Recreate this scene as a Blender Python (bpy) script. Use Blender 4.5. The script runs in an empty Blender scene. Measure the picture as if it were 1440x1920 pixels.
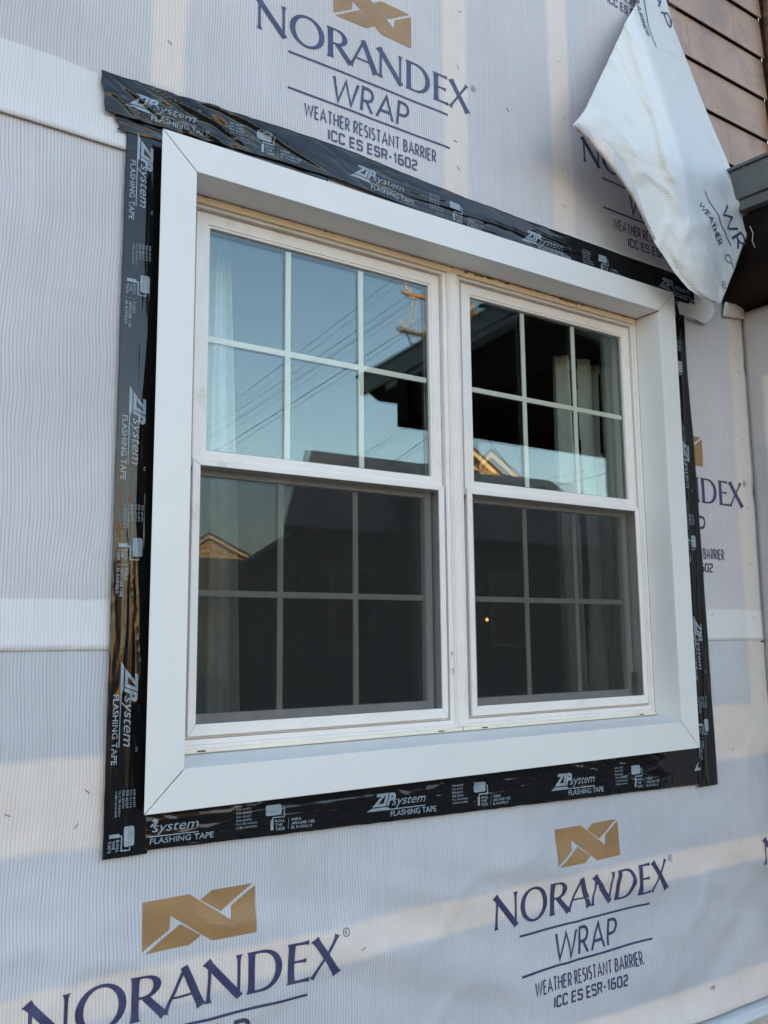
import bpy, bmesh, math, random
from mathutils import Vector, Matrix, noise
from mathutils.geometry import tessellate_polygon
R = math.radians
sc = bpy.context.scene
C = sc.collection

# ------------------------------------------------------------------ camera
cam = bpy.data.cameras.new('camera')
cam.sensor_width = 36.0
cam.lens = 1672.07 / 1920 * 36.0
cam.clip_start = 0.02
cam.clip_end = 2000
camo = bpy.data.objects.new('camera', cam)
camo.location = (-0.65030, -1.82856, 0.35221)
camo.rotation_euler = (1.7110175, 0.00943583, -0.59710434)
C.objects.link(camo)
sc.camera = camo

# ------------------------------------------------------------------ sky, sun, exposure
SUN_EL, SUN_AZ = R(11), R(-24)      # azimuth from +Y, towards +X when positive
w = bpy.data.worlds.new('World')
sc.world = w
w.use_nodes = True
nt = w.node_tree
sky = nt.nodes.new('ShaderNodeTexSky')
sky.sky_type = 'NISHITA'
sky.sun_disc = False
sky.sun_elevation = SUN_EL
sky.sun_rotation = SUN_AZ
sky.dust_density = 1.2
sky.ozone_density = 1.3
bg = nt.nodes['Background']
bg.inputs['Strength'].default_value = 0.15
wb = nt.nodes.new('ShaderNodeMix'); wb.data_type = 'RGBA'; wb.blend_type = 'MULTIPLY'
wb.inputs[0].default_value = 1; wb.inputs[7].default_value = (1.0, .888, .822, 1)      # daylight balance of the whole sky
nt.links.new(sky.outputs[0], wb.inputs[6]); nt.links.new(wb.outputs[2], bg.inputs['Color'])
sl = bpy.data.lights.new('sun', 'SUN')
sl.energy = 4.2
sl.angle = R(0.5)
sl.color = (1.0, 0.60, 0.27)
so = bpy.data.objects.new('sun', sl)
d = Vector((math.sin(SUN_AZ) * math.cos(SUN_EL), math.cos(SUN_AZ) * math.cos(SUN_EL), math.sin(SUN_EL)))
so.rotation_euler = (-d).to_track_quat('-Z', 'Y').to_euler()
so.location = (0, 6, 12)
C.objects.link(so)
sc.view_settings.view_transform = 'Standard'
sc.view_settings.look = 'None'
sc.view_settings.gamma = 1
sc.view_settings.exposure = 2.46
sc.cycles.transparent_max_bounces = 24
sc.cycles.max_bounces = 10

# ------------------------------------------------------------------ node helpers
def mat(name):
    m = bpy.data.materials.new(name)
    m.use_nodes = True
    t = m.node_tree
    return m, t, t.nodes['Principled BSDF']

class NT:
    def __init__(s, t): s.t = t
    def n(s, typ, **k):
        x = s.t.nodes.new(typ)
        for a, b in k.items(): setattr(x, a, b)
        return x
    def set(s, sock, v):
        if hasattr(v, 'links'): s.t.links.new(v, sock)
        else: sock.default_value = v
    def m(s, op, a, b=0.0, c=None, clamp=False):
        x = s.n('ShaderNodeMath', operation=op, use_clamp=clamp)
        s.set(x.inputs[0], a); s.set(x.inputs[1], b)
        if c is not None: s.set(x.inputs[2], c)
        return x.outputs[0]
    def noise(s, vec, scale, detail=2, rough=.5, dist=0):
        x = s.n('ShaderNodeTexNoise')
        s.set(x.inputs['Vector'], vec)
        x.inputs['Scale'].default_value = scale; x.inputs['Detail'].default_value = detail
        x.inputs['Roughness'].default_value = rough; x.inputs['Distortion'].default_value = dist
        return x.outputs['Fac']
    def mix(s, f, a, b):
        x = s.n('ShaderNodeMix', data_type='RGBA')
        s.set(x.inputs[0], f)
        for i, v in ((6, a), (7, b)):
            if isinstance(v, tuple): x.inputs[i].default_value = (*v, 1)
            else: s.set(x.inputs[i], v)
        return x.outputs[2]
    def ramp(s, v, a, b, clamp=True):      # smooth 0..1 between a and b
        x = s.n('ShaderNodeMapRange', interpolation_type='SMOOTHSTEP')
        s.set(x.inputs[0], v); x.inputs[1].default_value = a; x.inputs[2].default_value = b
        return x.outputs[0]
    def obj(s):
        return s.n('ShaderNodeTexCoord').outputs['Object']
    def xyz(s, v):
        x = s.n('ShaderNodeSeparateXYZ'); s.set(x.inputs[0], v); return x.outputs
    def comb(s, a, b, c):
        x = s.n('ShaderNodeCombineXYZ')
        for i, v in enumerate((a, b, c)): s.set(x.inputs[i], v)
        return x.outputs[0]
    def bump(s, h, strength, dist, bsdf):
        x = s.n('ShaderNodeBump'); x.inputs['Strength'].default_value = strength; x.inputs['Distance'].default_value = dist
        s.set(x.inputs['Height'], h); s.t.links.new(x.outputs[0], bsdf.inputs['Normal'])

def plain(name, col, rough=.5, var=.08, scale=6.0, bump=0, metal=0, spec=.5, dirt=None, coat=0):
    m, t, b = mat(name); N = NT(t); o = N.obj()
    n1 = N.noise(o, scale, 4, .6)
    c = N.mix(N.ramp(n1, .3, .7), tuple(x * (1 - var) for x in col), tuple(min(1, x * (1 + var)) for x in col))
    if dirt:
        c = N.mix(N.m('MULTIPLY', N.ramp(N.noise(o, dirt[1], 6, .7), dirt[2], dirt[2] + .12), dirt[3]), c, dirt[0])
    t.links.new(c, b.inputs['Base Color'])
    b.inputs['Roughness'].default_value = rough; b.inputs['Metallic'].default_value = metal
    b.inputs['Specular IOR Level'].default_value = spec
    b.inputs['Coat Weight'].default_value = coat
    N.set(b.inputs['Roughness'], N.m('MULTIPLY_ADD', N.noise(o, scale * 4, 3), .14, rough - .07))
    if bump: N.bump(N.noise(o, scale * 12, 4), bump, .002, b)
    return m

def wrap_mat(name, bands=(), overlaps=(), base=(.50, .51, .535), axis=0, swap=False, shade=1.0, weak=1.0, face=False):
    """woven weather wrap: fine darker threads, pale timber showing through, whiter double layers"""
    m, t, b = mat(name); N = NT(t); o = N.obj(); X, Y, Z = N.xyz(o)
    if axis == 1: X = Y
    if swap: X, Z = Z, X
    v = N.comb(X, 0.0, Z)
    d1 = N.m('MULTIPLY_ADD', N.noise(v, 2.2, 2), .05, -.025)
    d2 = N.m('MULTIPLY_ADD', N.noise(v, 9.0, 3), .006, -.003)
    xs = N.m('ADD', N.m('ADD', X, d1), d2)
    ph = N.m('MULTIPLY', xs, 2 * math.pi / .0073)
    s1 = N.m('MULTIPLY_ADD', N.m('SINE', ph), .5, .5)
    l1 = N.ramp(s1, .62, .97)
    # thread strength varies from line to line and along it
    per = N.m('MULTIPLY_ADD', N.noise(N.comb(N.m('MULTIPLY', xs, 95.0), 0.0, N.m('MULTIPLY', Z, 2.0)), 1.0, 1), 1.5, -.25, True)
    s2 = N.m('MULTIPLY_ADD', N.m('SINE', N.m('MULTIPLY', xs, 2 * math.pi / .00345)), .5, .5)
    l2 = N.m('MULTIPLY', N.ramp(s2, .7, 1.0), .4)
    hz = N.m('MULTIPLY_ADD', N.m('SINE', N.m('MULTIPLY', N.m('ADD', Z, N.m('MULTIPLY', d2, .5)), 2 * math.pi / .0041)), .5, .5)
    l3 = N.m('MULTIPLY', N.ramp(hz, .6, 1.0), .22)
    lines = N.m('ADD', N.m('ADD', N.m('MULTIPLY', l1, N.m('MULTIPLY_ADD', per, .95, .30)), l2), l3, None, True)
    wob = N.m('MULTIPLY_ADD', N.noise(v, 7.0, 3), .022, -.011)
    def rect(x0, x1, z0, z1, s=.011):
        xx = N.m('ADD', X, wob); zz = N.m('ADD', Z, wob)
        a = N.m('MULTIPLY', N.ramp(xx, x0 - s, x0 + s), N.m('SUBTRACT', 1.0, N.ramp(xx, x1 - s, x1 + s)))
        c = N.m('MULTIPLY', N.ramp(zz, z0 - s, z0 + s), N.m('SUBTRACT', 1.0, N.ramp(zz, z1 - s, z1 + s)))
        return N.m('MULTIPLY', a, c)
    cloud = N.noise(v, 1.6, 4, .55)
    col = N.mix(N.ramp(cloud, .3, .7), tuple(x * .90 * shade for x in base), tuple(x * 1.07 * shade for x in base))
    wood = 0.0
    for r in bands: wood = N.m('MAXIMUM', wood, rect(*r))
    grain = N.noise(N.comb(N.m('MULTIPLY', X, 3.0), 0.0, N.m('MULTIPLY', Z, 3.0)), 4.0, 4, .6)
    wcol = N.mix(grain, (.78 * shade, .655 * shade, .57 * shade), (.86 * shade, .755 * shade, .685 * shade))
    col = N.mix(N.m('MULTIPLY', wood, .84), col, wcol) if bands else col
    ov = 0.0
    for r in overlaps: ov = N.m('MAXIMUM', ov, rect(*r, .004))
    if overlaps: col = N.mix(N.m('MULTIPLY', ov, .62), col, (.80, .81, .82))
    fade = N.m('SUBTRACT', 1.0, N.m('ADD', N.m('MULTIPLY', ov, .62), N.m('MULTIPLY', wood, .45), None, True)) if (bands or overlaps) else 1.0
    lf = N.m('MULTIPLY', N.m('MULTIPLY', lines, .68 * weak), fade)
    lcol = N.mix(1.0, col, (.30, .32, .38))
    col = N.mix(lf, col, lcol)
    sc_ = N.m('MULTIPLY', N.ramp(N.noise(v, 26.0, 5, .75), .66, .8), .35)
    col = N.mix(sc_, col, (.42, .38, .34))
    if face:       # beyond the crease: smooth printed face, with the fold's shade painted in
        face_shade = N.ramp(N.m('ADD', N.m('ADD', X if not swap else Z, N.m('MULTIPLY', Z if not swap else X, .125)), N.m('MULTIPLY', wob, 1.5)), 1.93, 2.05)
        col = N.mix(N.m('MULTIPLY', face_shade, .9), col, (.57, .58, .60))
    run = N.ramp(N.noise(N.comb(N.m('MULTIPLY', X, 5.0), 0.0, N.m('MULTIPLY', Z, .9)), 3.0, 5, .65), .52, .78)
    col = N.mix(N.m('MULTIPLY', run, .16), col, (.40, .36, .32))
    t.links.new(col, b.inputs['Base Color'])
    b.inputs['Roughness'].default_value = .5
    b.inputs['Specular IOR Level'].default_value = .35
    h = N.m('ADD', N.m('MULTIPLY', lines, -.5), N.m('MULTIPLY', N.noise(v, 45.0, 4), 1.2))
    cr = N.m('ABSOLUTE', N.m('SUBTRACT', N.noise(v, 5.0, 3, .5, 1.2), .5))          # sparse handling creases
    cr2 = N.m('ABSOLUTE', N.m('SUBTRACT', N.noise(N.comb(Z, 3.0, X), 2.6, 2, .5, .8), .5))
    h = N.m('ADD', h, N.m('ADD', N.m('MULTIPLY', N.ramp(cr, .06, 0.0), -.55), N.m('MULTIPLY', N.ramp(cr2, .06, 0.0), .75)))
    N.bump(h, .42, .0016, b)
    return m

STUD = [(-.016, .068, 1.63, 9), (.85, .938, 1.0, 9), (1.284, 1.373, 1.0, 9), (2.155, 2.247, -.05, 9)]
BAND = [(-9, 9, -.06, .118), (-9, 9, -.392, -.312), (-9, 9, -9, -.715)]
M = {}
M['wrap_top'] = wrap_mat('woven_wrap_upper', STUD, [(-9, 9, 1.40, 1.612)], base=(.665, .62, .63))
M['wrap_mid'] = wrap_mat('woven_wrap_middle', [STUD[3]], [(-9, 9, .2, .437)], base=(.66, .625, .64))
M['wrap_low'] = wrap_mat('woven_wrap_lower', BAND + [(2.155, 9, -.05, .6)], [], base=(.60, .60, .635))
M['wrap_side'] = wrap_mat('woven_wrap_side', [(-.10, -.012, -9, 1.28), (-.42, -.36, -9, 9)], [], axis=1, base=(.56, .52, .505), shade=.95)  # base darkened to stand for the shade under the porch
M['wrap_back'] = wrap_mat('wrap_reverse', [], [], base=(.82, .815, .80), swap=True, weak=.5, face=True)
M['casing'] = plain('white_coated_aluminium', (.76, .755, .745), .38, .02, 3, bump=.02, dirt=((.45, .43, .38), 30, .66, .35))
N = NT(M['casing'].node_tree); N.bump(N.m('ADD', N.noise(N.obj(), 4.0, 1), N.m('MULTIPLY', N.noise(N.obj(), 60.0, 3), .02)), .35, .012, M['casing'].node_tree.nodes['Principled BSDF'])
M['vinyl'] = plain('white_vinyl', (.84, .785, .75), .36, .03, 9, dirt=((.55, .42, .27), 11, .60, .38), bump=.04)
M['vinyl_sill'] = plain('yellowed_vinyl', (.82, .74, .62), .4, .06, 6, dirt=((.50, .36, .2), 18, .6, .5), bump=.05)
M['vinyl_cream'] = plain('cream_vinyl', (.86, .69, .47), .45, .08, 7, dirt=((.45, .30, .14), 22, .58, .6), bump=.06)  # deeper cream tone with darker blotches
M['sealant'] = plain('dried_orange_sealant', (.34, .15, .04), .75, .5, 40, bump=.6, dirt=((.12, .05, .02), 60, .5, .9))
M['grille'] = plain('grille_bar_paint', (.72, .71, .64), .4, .03, 12)
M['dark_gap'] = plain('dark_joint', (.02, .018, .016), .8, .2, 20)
M['ink'] = plain('navy_print_ink', (.045, .05, .125), .45, .25, 30)
M['gold'] = plain('ochre_print_ink', (.33, .19, .08), .42, .08, 14)
M['tapeink'] = plain('grey_blue_tape_print', (.27, .33, .39), .35, .12, 40)
M['siding'] = plain('tan_painted_siding', (.34, .212, .148), .48, .2, 2.2, bump=.15, dirt=((.20, .15, .125), 3.5, .48, .7))
M['trimgrey'] = plain('grey_painted_metal', (.115, .12, .12), .4, .12, 8, dirt=((.42, .36, .33), 40, .66, .8), bump=.15)
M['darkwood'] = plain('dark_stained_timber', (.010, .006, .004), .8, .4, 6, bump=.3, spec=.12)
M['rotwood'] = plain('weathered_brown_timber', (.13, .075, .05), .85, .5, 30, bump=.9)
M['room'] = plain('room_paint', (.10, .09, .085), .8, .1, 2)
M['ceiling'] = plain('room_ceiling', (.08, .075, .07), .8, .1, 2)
M['curtain'] = plain('pale_curtain_cloth', (.68, .69, .70), .85, .06, 30, bump=.3)
M['ledge'] = plain('white_ledge_metal', (.62, .66, .70), .35, .04, 8)
M['ledge2'] = plain('stained_ivory_board', (.50, .47, .41), .6, .12, 9, dirt=((.3, .2, .1), 18, .6, .6))
M['foundation'] = plain('concrete_block', (.16, .15, .14), .9, .2, 8, bump=.6)
M['asphalt'] = plain('asphalt', (.05, .05, .052), .9, .3, 20, bump=.6)
M['lawn'] = plain('winter_lawn', (.075, .085, .035), .95, .4, 8, bump=.7)
M['bark'] = plain('bark', (.07, .05, .04), .9, .3, 20, bump=.6)
M['polewood'] = plain('pole_timber', (.32, .22, .13), .85, .25, 6, bump=.5)
M['wire'] = plain('black_cable', (.015, .015, .016), .6, .1, 4)
M['insul'] = plain('porcelain_insulator', (.45, .40, .34), .3, .1, 10)
M['housedark'] = plain('charcoal_clapboard', (.075, .073, .07), .8, .3, 2)
M['roofgrey'] = plain('grey_shingle', (.26, .27, .28), .9, .25, 6, bump=.4)
M['houseyellow'] = plain('cream_clapboard', (.62, .47, .27), .7, .08, 2)
M['trimpale'] = plain('pale_window_trim', (.28, .28, .27), .6, .1, 4)
M['housetrim'] = plain('cream_trim_paint', (.72, .62, .48), .6, .05, 4)
M['roofbrown'] = plain('brown_shingle', (.12, .085, .065), .9, .25, 6, bump=.4)
M['winglass'] = plain('dark_window_glass', (.02, .025, .03), .1, .1, 2)
M['metal'] = plain('brown_latch_metal', (.30, .25, .19), .5, .2, 30, metal=.3)

# black flashing tape: glossy film
m, t, b = mat('black_flashing_tape'); N = NT(t); o = N.obj()
b.inputs['Base Color'].default_value = (.008, .008, .009, 1)
N.set(b.inputs['Roughness'], N.m('MULTIPLY_ADD', N.noise(o, 18, 4), .12, .03))
b.inputs['IOR'].default_value = 1.55
b.inputs['Specular IOR Level'].default_value = .38
N.bump(N.noise(o, 60, 5, .6), .10, .002, b)
M['tape'] = m

# glass: thin pane, reflection after Schlick, otherwise clear
m = bpy.data.materials.new('window_glass'); m.use_nodes = True; t = m.node_tree; t.nodes.clear(); N = NT(t)
geo = N.n('ShaderNodeNewGeometry')
dp = N.n('ShaderNodeVectorMath', operation='DOT_PRODUCT')
t.links.new(geo.outputs['Normal'], dp.inputs[0]); t.links.new(geo.outputs['Incoming'], dp.inputs[1])
c = N.m('ABSOLUTE', dp.outputs['Value'])
F = N.m('MULTIPLY_ADD', N.m('POWER', N.m('SUBTRACT', 1.0, c), 5.0), .70, .048, True)
g_ = N.n('ShaderNodeBsdfGlossy'); g_.inputs['Roughness'].default_value = 0.0; g_.inputs['Color'].default_value = (.86, .97, 1, 1)
tr = N.n('ShaderNodeBsdfTransparent'); tr.inputs['Color'].default_value = (.95, .96, .94, 1)
mx = N.n('ShaderNodeMixShader'); t.links.new(F, mx.inputs[0]); t.links.new(tr.outputs[0], mx.inputs[1]); t.links.new(g_.outputs[0], mx.inputs[2])
out = N.n('ShaderNodeOutputMaterial'); t.links.new(mx.outputs[0], out.inputs[0])
M['glass'] = m

# insect screen: open weave
m = bpy.data.materials.new('insect_mesh'); m.use_nodes = True; t = m.node_tree; t.nodes.clear(); N = NT(t)
o = N.obj(); X, Y, Z = N.xyz(o)
df = N.n('ShaderNodeBsdfDiffuse'); df.inputs['Color'].default_value = (.034, .033, .032, 1)
tr = N.n('ShaderNodeBsdfTransparent')
mx = N.n('ShaderNodeMixShader')
gx = N.m('MULTIPLY_ADD', N.m('SINE', N.m('MULTIPLY', X, 2 * math.pi / .0016)), .5, .5)
gz = N.m('MULTIPLY_ADD', N.m('SINE', N.m('MULTIPLY', Z, 2 * math.pi / .0016)), .5, .5)
mesh_f = N.m('MULTIPLY_ADD', N.m('MAXIMUM', N.ramp(gx, .7, .9), N.ramp(gz, .7, .9)), .30, N.m('MULTIPLY_ADD', N.noise(N.comb(N.m('MULTIPLY', X, 7.0), 0.0, N.m('MULTIPLY', Z, 2.0)), 3.0, 5, .7), .22, .31))
t.links.new(mesh_f, mx.inputs[0]); t.links.new(tr.outputs[0], mx.inputs[1]); t.links.new(df.outputs[0], mx.inputs[2])
out = N.n('ShaderNodeOutputMaterial'); t.links.new(mx.outputs[0], out.inputs[0])
M['screen'] = m

# lit bulb
m = bpy.data.materials.new('lit_bulb'); m.use_nodes = True; t = m.node_tree; t.nodes.clear(); N = NT(t)
e = N.n('ShaderNodeEmission'); e.inputs['Color'].default_value = (1, .42, .10, 1); e.inputs['Strength'].default_value = .9
out = N.n('ShaderNodeOutputMaterial'); t.links.new(e.outputs[0], out.inputs[0])
M['bulb'] = m

# ------------------------------------------------------------------ object helpers
BASE = {}
def empty(name, loc, label, cat, group=None, kind=None):
    o = bpy.data.objects.new(name, None); C.objects.link(o)
    o.location = loc; o.empty_display_size = .1
    tag(o, label, cat, group, kind); return o
def tag(o, label, cat, group=None, kind=None):
    if label: o['label'] = label
    if cat: o['category'] = cat
    if group: o['group'] = group
    if kind: o['kind'] = kind
    return o

class MB:
    """collects polygons in world coordinates"""
    def __init__(s): s.v = []; s.f = []
    def face(s, pts):
        i = len(s.v); s.v += [tuple(p) for p in pts]; s.f.append(tuple(range(i, i + len(pts)))); return s
    def box(s, x0, x1, y0, y1, z0, z1):
        i = len(s.v)
        s.v += [(x, y, z) for x in (x0, x1) for y in (y0, y1) for z in (z0, z1)]
        for f in ((0, 1, 3, 2), (4, 6, 7, 5), (0, 4, 5, 1), (2, 3, 7, 6), (0, 2, 6, 4), (1, 5, 7, 3)): s.f.append(tuple(i + k for k in f))
        return s
    def prism(s, poly, y0, y1):          # poly in (x,z), extruded in y
        n = len(poly); i = len(s.v)
        s.v += [(x, y0, z) for x, z in poly] + [(x, y1, z) for x, z in poly]
        s.f.append(tuple(i + k for k in range(n))); s.f.append(tuple(i + n + k for k in reversed(range(n))))
        for k in range(n): s.f.append((i + k, i + n + k, i + n + (k + 1) % n, i + (k + 1) % n))
        return s
    def prism_x(s, poly, x0, x1):        # poly in (y,z), extruded in x
        n = len(poly); i = len(s.v)
        s.v += [(x0, y, z) for y, z in poly] + [(x1, y, z) for y, z in poly]
        s.f.append(tuple(i + k for k in range(n))); s.f.append(tuple(i + n + k for k in reversed(range(n))))
        for k in range(n): s.f.append((i + k, i + n + k, i + n + (k + 1) % n, i + (k + 1) % n))
        return s
    def ring(s, o, n, y0, y1, mitre=True):   # rect ring o=(x0,x1,z0,z1) outer, n inner
        O = [(o[0], o[2]), (o[1], o[2]), (o[1], o[3]), (o[0], o[3])]
        I = [(n[0], n[2]), (n[1], n[2]), (n[1], n[3]), (n[0], n[3])]
        i = len(s.v)
        for y in (y0, y1): s.v += [(x, y, z) for x, z in O] + [(x, y, z) for x, z in I]
        for k in range(4):
            q = (k + 1) % 4
            s.f += [(i + k, i + q, i + 4 + q, i + 4 + k), (i + 8 + k, i + 12 + k, i + 12 + q, i + 8 + q),
                    (i + k, i + 8 + k, i + 8 + q, i + q), (i + 4 + k, i + 4 + q, i + 12 + q, i + 12 + k)]
        return s
    def tube(s, pts, r, n=8, r1=None):
        pts = [Vector(p) for p in pts]; i0 = len(s.v)
        for k, p in enumerate(pts):
            a = pts[min(k + 1, len(pts) - 1)] - pts[max(k - 1, 0)]
            a.normalize(); u = a.cross(Vector((0, 0, 1)) if abs(a.z) < .9 else Vector((1, 0, 0))).normalized(); q = a.cross(u)
            rr = r if r1 is None else r + (r1 - r) * k / (len(pts) - 1)
            for j in range(n):
                th = 2 * math.pi * j / n; s.v.append(tuple(p + (u * math.cos(th) + q * math.sin(th)) * rr))
        for k in range(len(pts) - 1):
            for j in range(n):
                a = i0 + k * n + j; b_ = i0 + k * n + (j + 1) % n
                s.f.append((a, b_, b_ + n, a + n))
        s.f.append(tuple(i0 + j for j in reversed(range(n)))); s.f.append(tuple(i0 + (len(pts) - 1) * n + j for j in range(n)))
        return s
    def build(s, name, m, parent=None, bevel=0, smooth=False, solid=0, recalc=True):
        off = Vector(parent.location) if parent and not parent.parent else Vector((0, 0, 0))
        me = bpy.data.meshes.new(name)
        me.from_pydata([tuple(Vector(p)) for p in s.v], [], s.f)
        if recalc:
            bm = bmesh.new(); bm.from_mesh(me)
            bmesh.ops.recalc_face_normals(bm, faces=bm.faces)
            bm.to_mesh(me); bm.free()
        me.materials.append(m)
        o = bpy.data.objects.new(name, me); C.objects.link(o)
        if parent:
            o.parent = parent; o.location = -off
        if smooth:
            for p in me.polygons: p.use_smooth = True
        if solid:
            q = o.modifiers.new('thick', 'SOLIDIFY'); q.thickness = solid; q.offset = 1
        if bevel:
            q = o.modifiers.new('bevel', 'BEVEL'); q.width = bevel; q.segments = 2; q.limit_method = 'ANGLE'; q.angle_limit = R(40)
            q.harden_normals = False
        return o

def grid(us, vs, fn, skip=None):
    """grid mesh over parameters; fn(u,v)->(x,y,z)"""
    b = MB(); b.v = [fn(u, v) for v in vs for u in us]; nu = len(us)
    for j in range(len(vs) - 1):
        for i in range(nu - 1):
            if skip and skip((us[i] + us[i + 1]) / 2, (vs[j] + vs[j + 1]) / 2): continue
            b.f.append((j * nu + i, j * nu + i + 1, (j + 1) * nu + i + 1, (j + 1) * nu + i))
    return b
def lin(a, b, n): return [a + (b - a) * i / (n - 1) for i in range(n)]

# ------------------------------------------------------------------ printing
def split_tris(tris, L):
    out = []; st = list(tris)
    while st:
        t_ = st.pop(); e = [(t_[i] - t_[(i + 1) % 3]).length for i in range(3)]; k = max(range(3), key=lambda i: e[i])
        if e[k] <= L: out.append(t_); continue
        a, b_, c_ = t_[k], t_[(k + 1) % 3], t_[(k + 2) % 3]; mm = (a + b_) / 2
        st += [(a, mm, c_), (mm, b_, c_)]
    return out
class Print:
    """2-D polygons in print space, laid on a surface by fn(u,v,height)"""
    def __init__(s): s.p = []; s.k = 0
    def poly(s, pts, lay=None):
        s.k += 1; s.p.append(([Vector((p[0], p[1])) for p in pts], (s.k % 7) if lay is None else lay))
    def stroke(s, pts, wd, closed=False):
        P = [Vector(p) for p in pts]; n = len(P); L_, R_ = [], []
        for i in range(n):
            if closed: a, b_ = P[i - 1], P[(i + 1) % n]
            else: a, b_ = P[max(i - 1, 0)], P[min(i + 1, n - 1)]
            d0 = (P[i] - a); d1 = (b_ - P[i])
            if d0.length < 1e-9: d0 = d1
            if d1.length < 1e-9: d1 = d0
            d0 = d0.normalized(); d1 = d1.normalized()
            n0 = Vector((-d0.y, d0.x)); n1 = Vector((-d1.y, d1.x)); mm = (n0 + n1)
            if mm.length < 1e-6: mm = n0
            mm.normalize(); h = wd / 2 / max(.45, mm.dot(n0))
            L_.append(P[i] + mm * h); R_.append(P[i] - mm * h)
        s.k += 1
        for i in range(n if closed else n - 1):
            q = (i + 1) % n; s.p.append(([L_[i], L_[q], R_[q], R_[i]], s.k % 7))
    def bar(s, a, b_, w0, w1=None, flare=(.0, .0), n=7):
        """tapered stroke with flared ends"""
        w1 = w0 if w1 is None else w1; a = Vector(a); b_ = Vector(b_); dd = (b_ - a); Ln = dd.length; dd.normalize(); nn = Vector((-dd.y, dd.x))
        ts = [0, .04, .1, .2, .5, .8, .9, .96, 1]; l_, r_ = [], []
        for tt in ts:
            hw = (w0 + (w1 - w0) * tt) / 2 + flare[0] * math.exp(-tt * Ln / .055) + flare[1] * math.exp(-(1 - tt) * Ln / .055)
            p = a + dd * Ln * tt; l_.append(p + nn * hw); r_.append(p - nn * hw)
        s.k += 1
        for i in range(len(ts) - 1): s.p.append(([l_[i], l_[i + 1], r_[i + 1], r_[i]], s.k % 7))
    def ring(s, cx, cy, ro, ri, a0=0, a1=360, n=28):
        s.k += 1
        for i in range(n):
            A, B = R(a0 + (a1 - a0) * i / n), R(a0 + (a1 - a0) * (i + 1) / n)
            s.p.append(([Vector((cx + ro[0] * math.cos(A), cy + ro[1] * math.sin(A))), Vector((cx + ro[0] * math.cos(B), cy + ro[1] * math.sin(B))),
                         Vector((cx + ri[0] * math.cos(B), cy + ri[1] * math.sin(B))), Vector((cx + ri[0] * math.cos(A), cy + ri[1] * math.sin(A)))], s.k % 7))
    def add(s, o, f):
        s.k += 1
        for pts, l in o.p: s.p.append(([f(p) for p in pts], l))
    def mesh(s, fn, L, lift=.0006):
        b = MB()
        for pts, lay in s.p:
            if len(pts) == 3: tr = [tuple(pts)]
            else:
                try: ids = tessellate_polygon([[Vector((p.x, p.y, 0)) for p in pts]])
                except Exception: continue
                tr = [tuple(pts[i] for i in q) for q in ids]
            tr = [q for q in tr if abs((q[1] - q[0]).cross(q[2] - q[0])) > 1e-11]
            for q in split_tris(tr, L): b.face([fn(p.x, p.y, lift + lay * .00004) for p in q])
        return b

_fcache = {}
def font_polys(text, shear=0.0, offset=0.0, res=3):
    key = (text, shear, offset, res)
    if key in _fcache: return _fcache[key]
    cu = bpy.data.curves.new('t', 'FONT'); cu.body = text; cu.shear = shear; cu.offset = offset; cu.resolution_u = res
    ob = bpy.data.objects.new('t', cu); C.objects.link(ob)
    dg = bpy.context.evaluated_depsgraph_get(); dg.update(); ev = ob.evaluated_get(dg); me = ev.to_mesh()
    V = [v.co.copy() for v in me.vertices]; F_ = [[Vector((V[i].x, V[i].y)) for i in p.vertices] for p in me.polygons]
    ev.to_mesh_clear(); bpy.data.objects.remove(ob); bpy.data.curves.remove(cu)
    xs = [p.x for f in F_ for p in f] or [0]; x0, x1 = min(xs), max(xs)
    _fcache[key] = (F_, x0, x1); return _fcache[key]
def font_text(P, text, x, y, w_, h, shear=0.0, offset=0.0, res=3):
    """text fitted to width w_, cap height h, left-bottom at (x,y)"""
    F_, x0, x1 = font_polys(text, shear, offset, res); sx = w_ / (x1 - x0); sy = h / .73
    P.k += 1
    for f in F_: P.p.append(([Vector((x + (p.x - x0) * sx, y + p.y * sy)) for p in f], P.k % 7))

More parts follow.
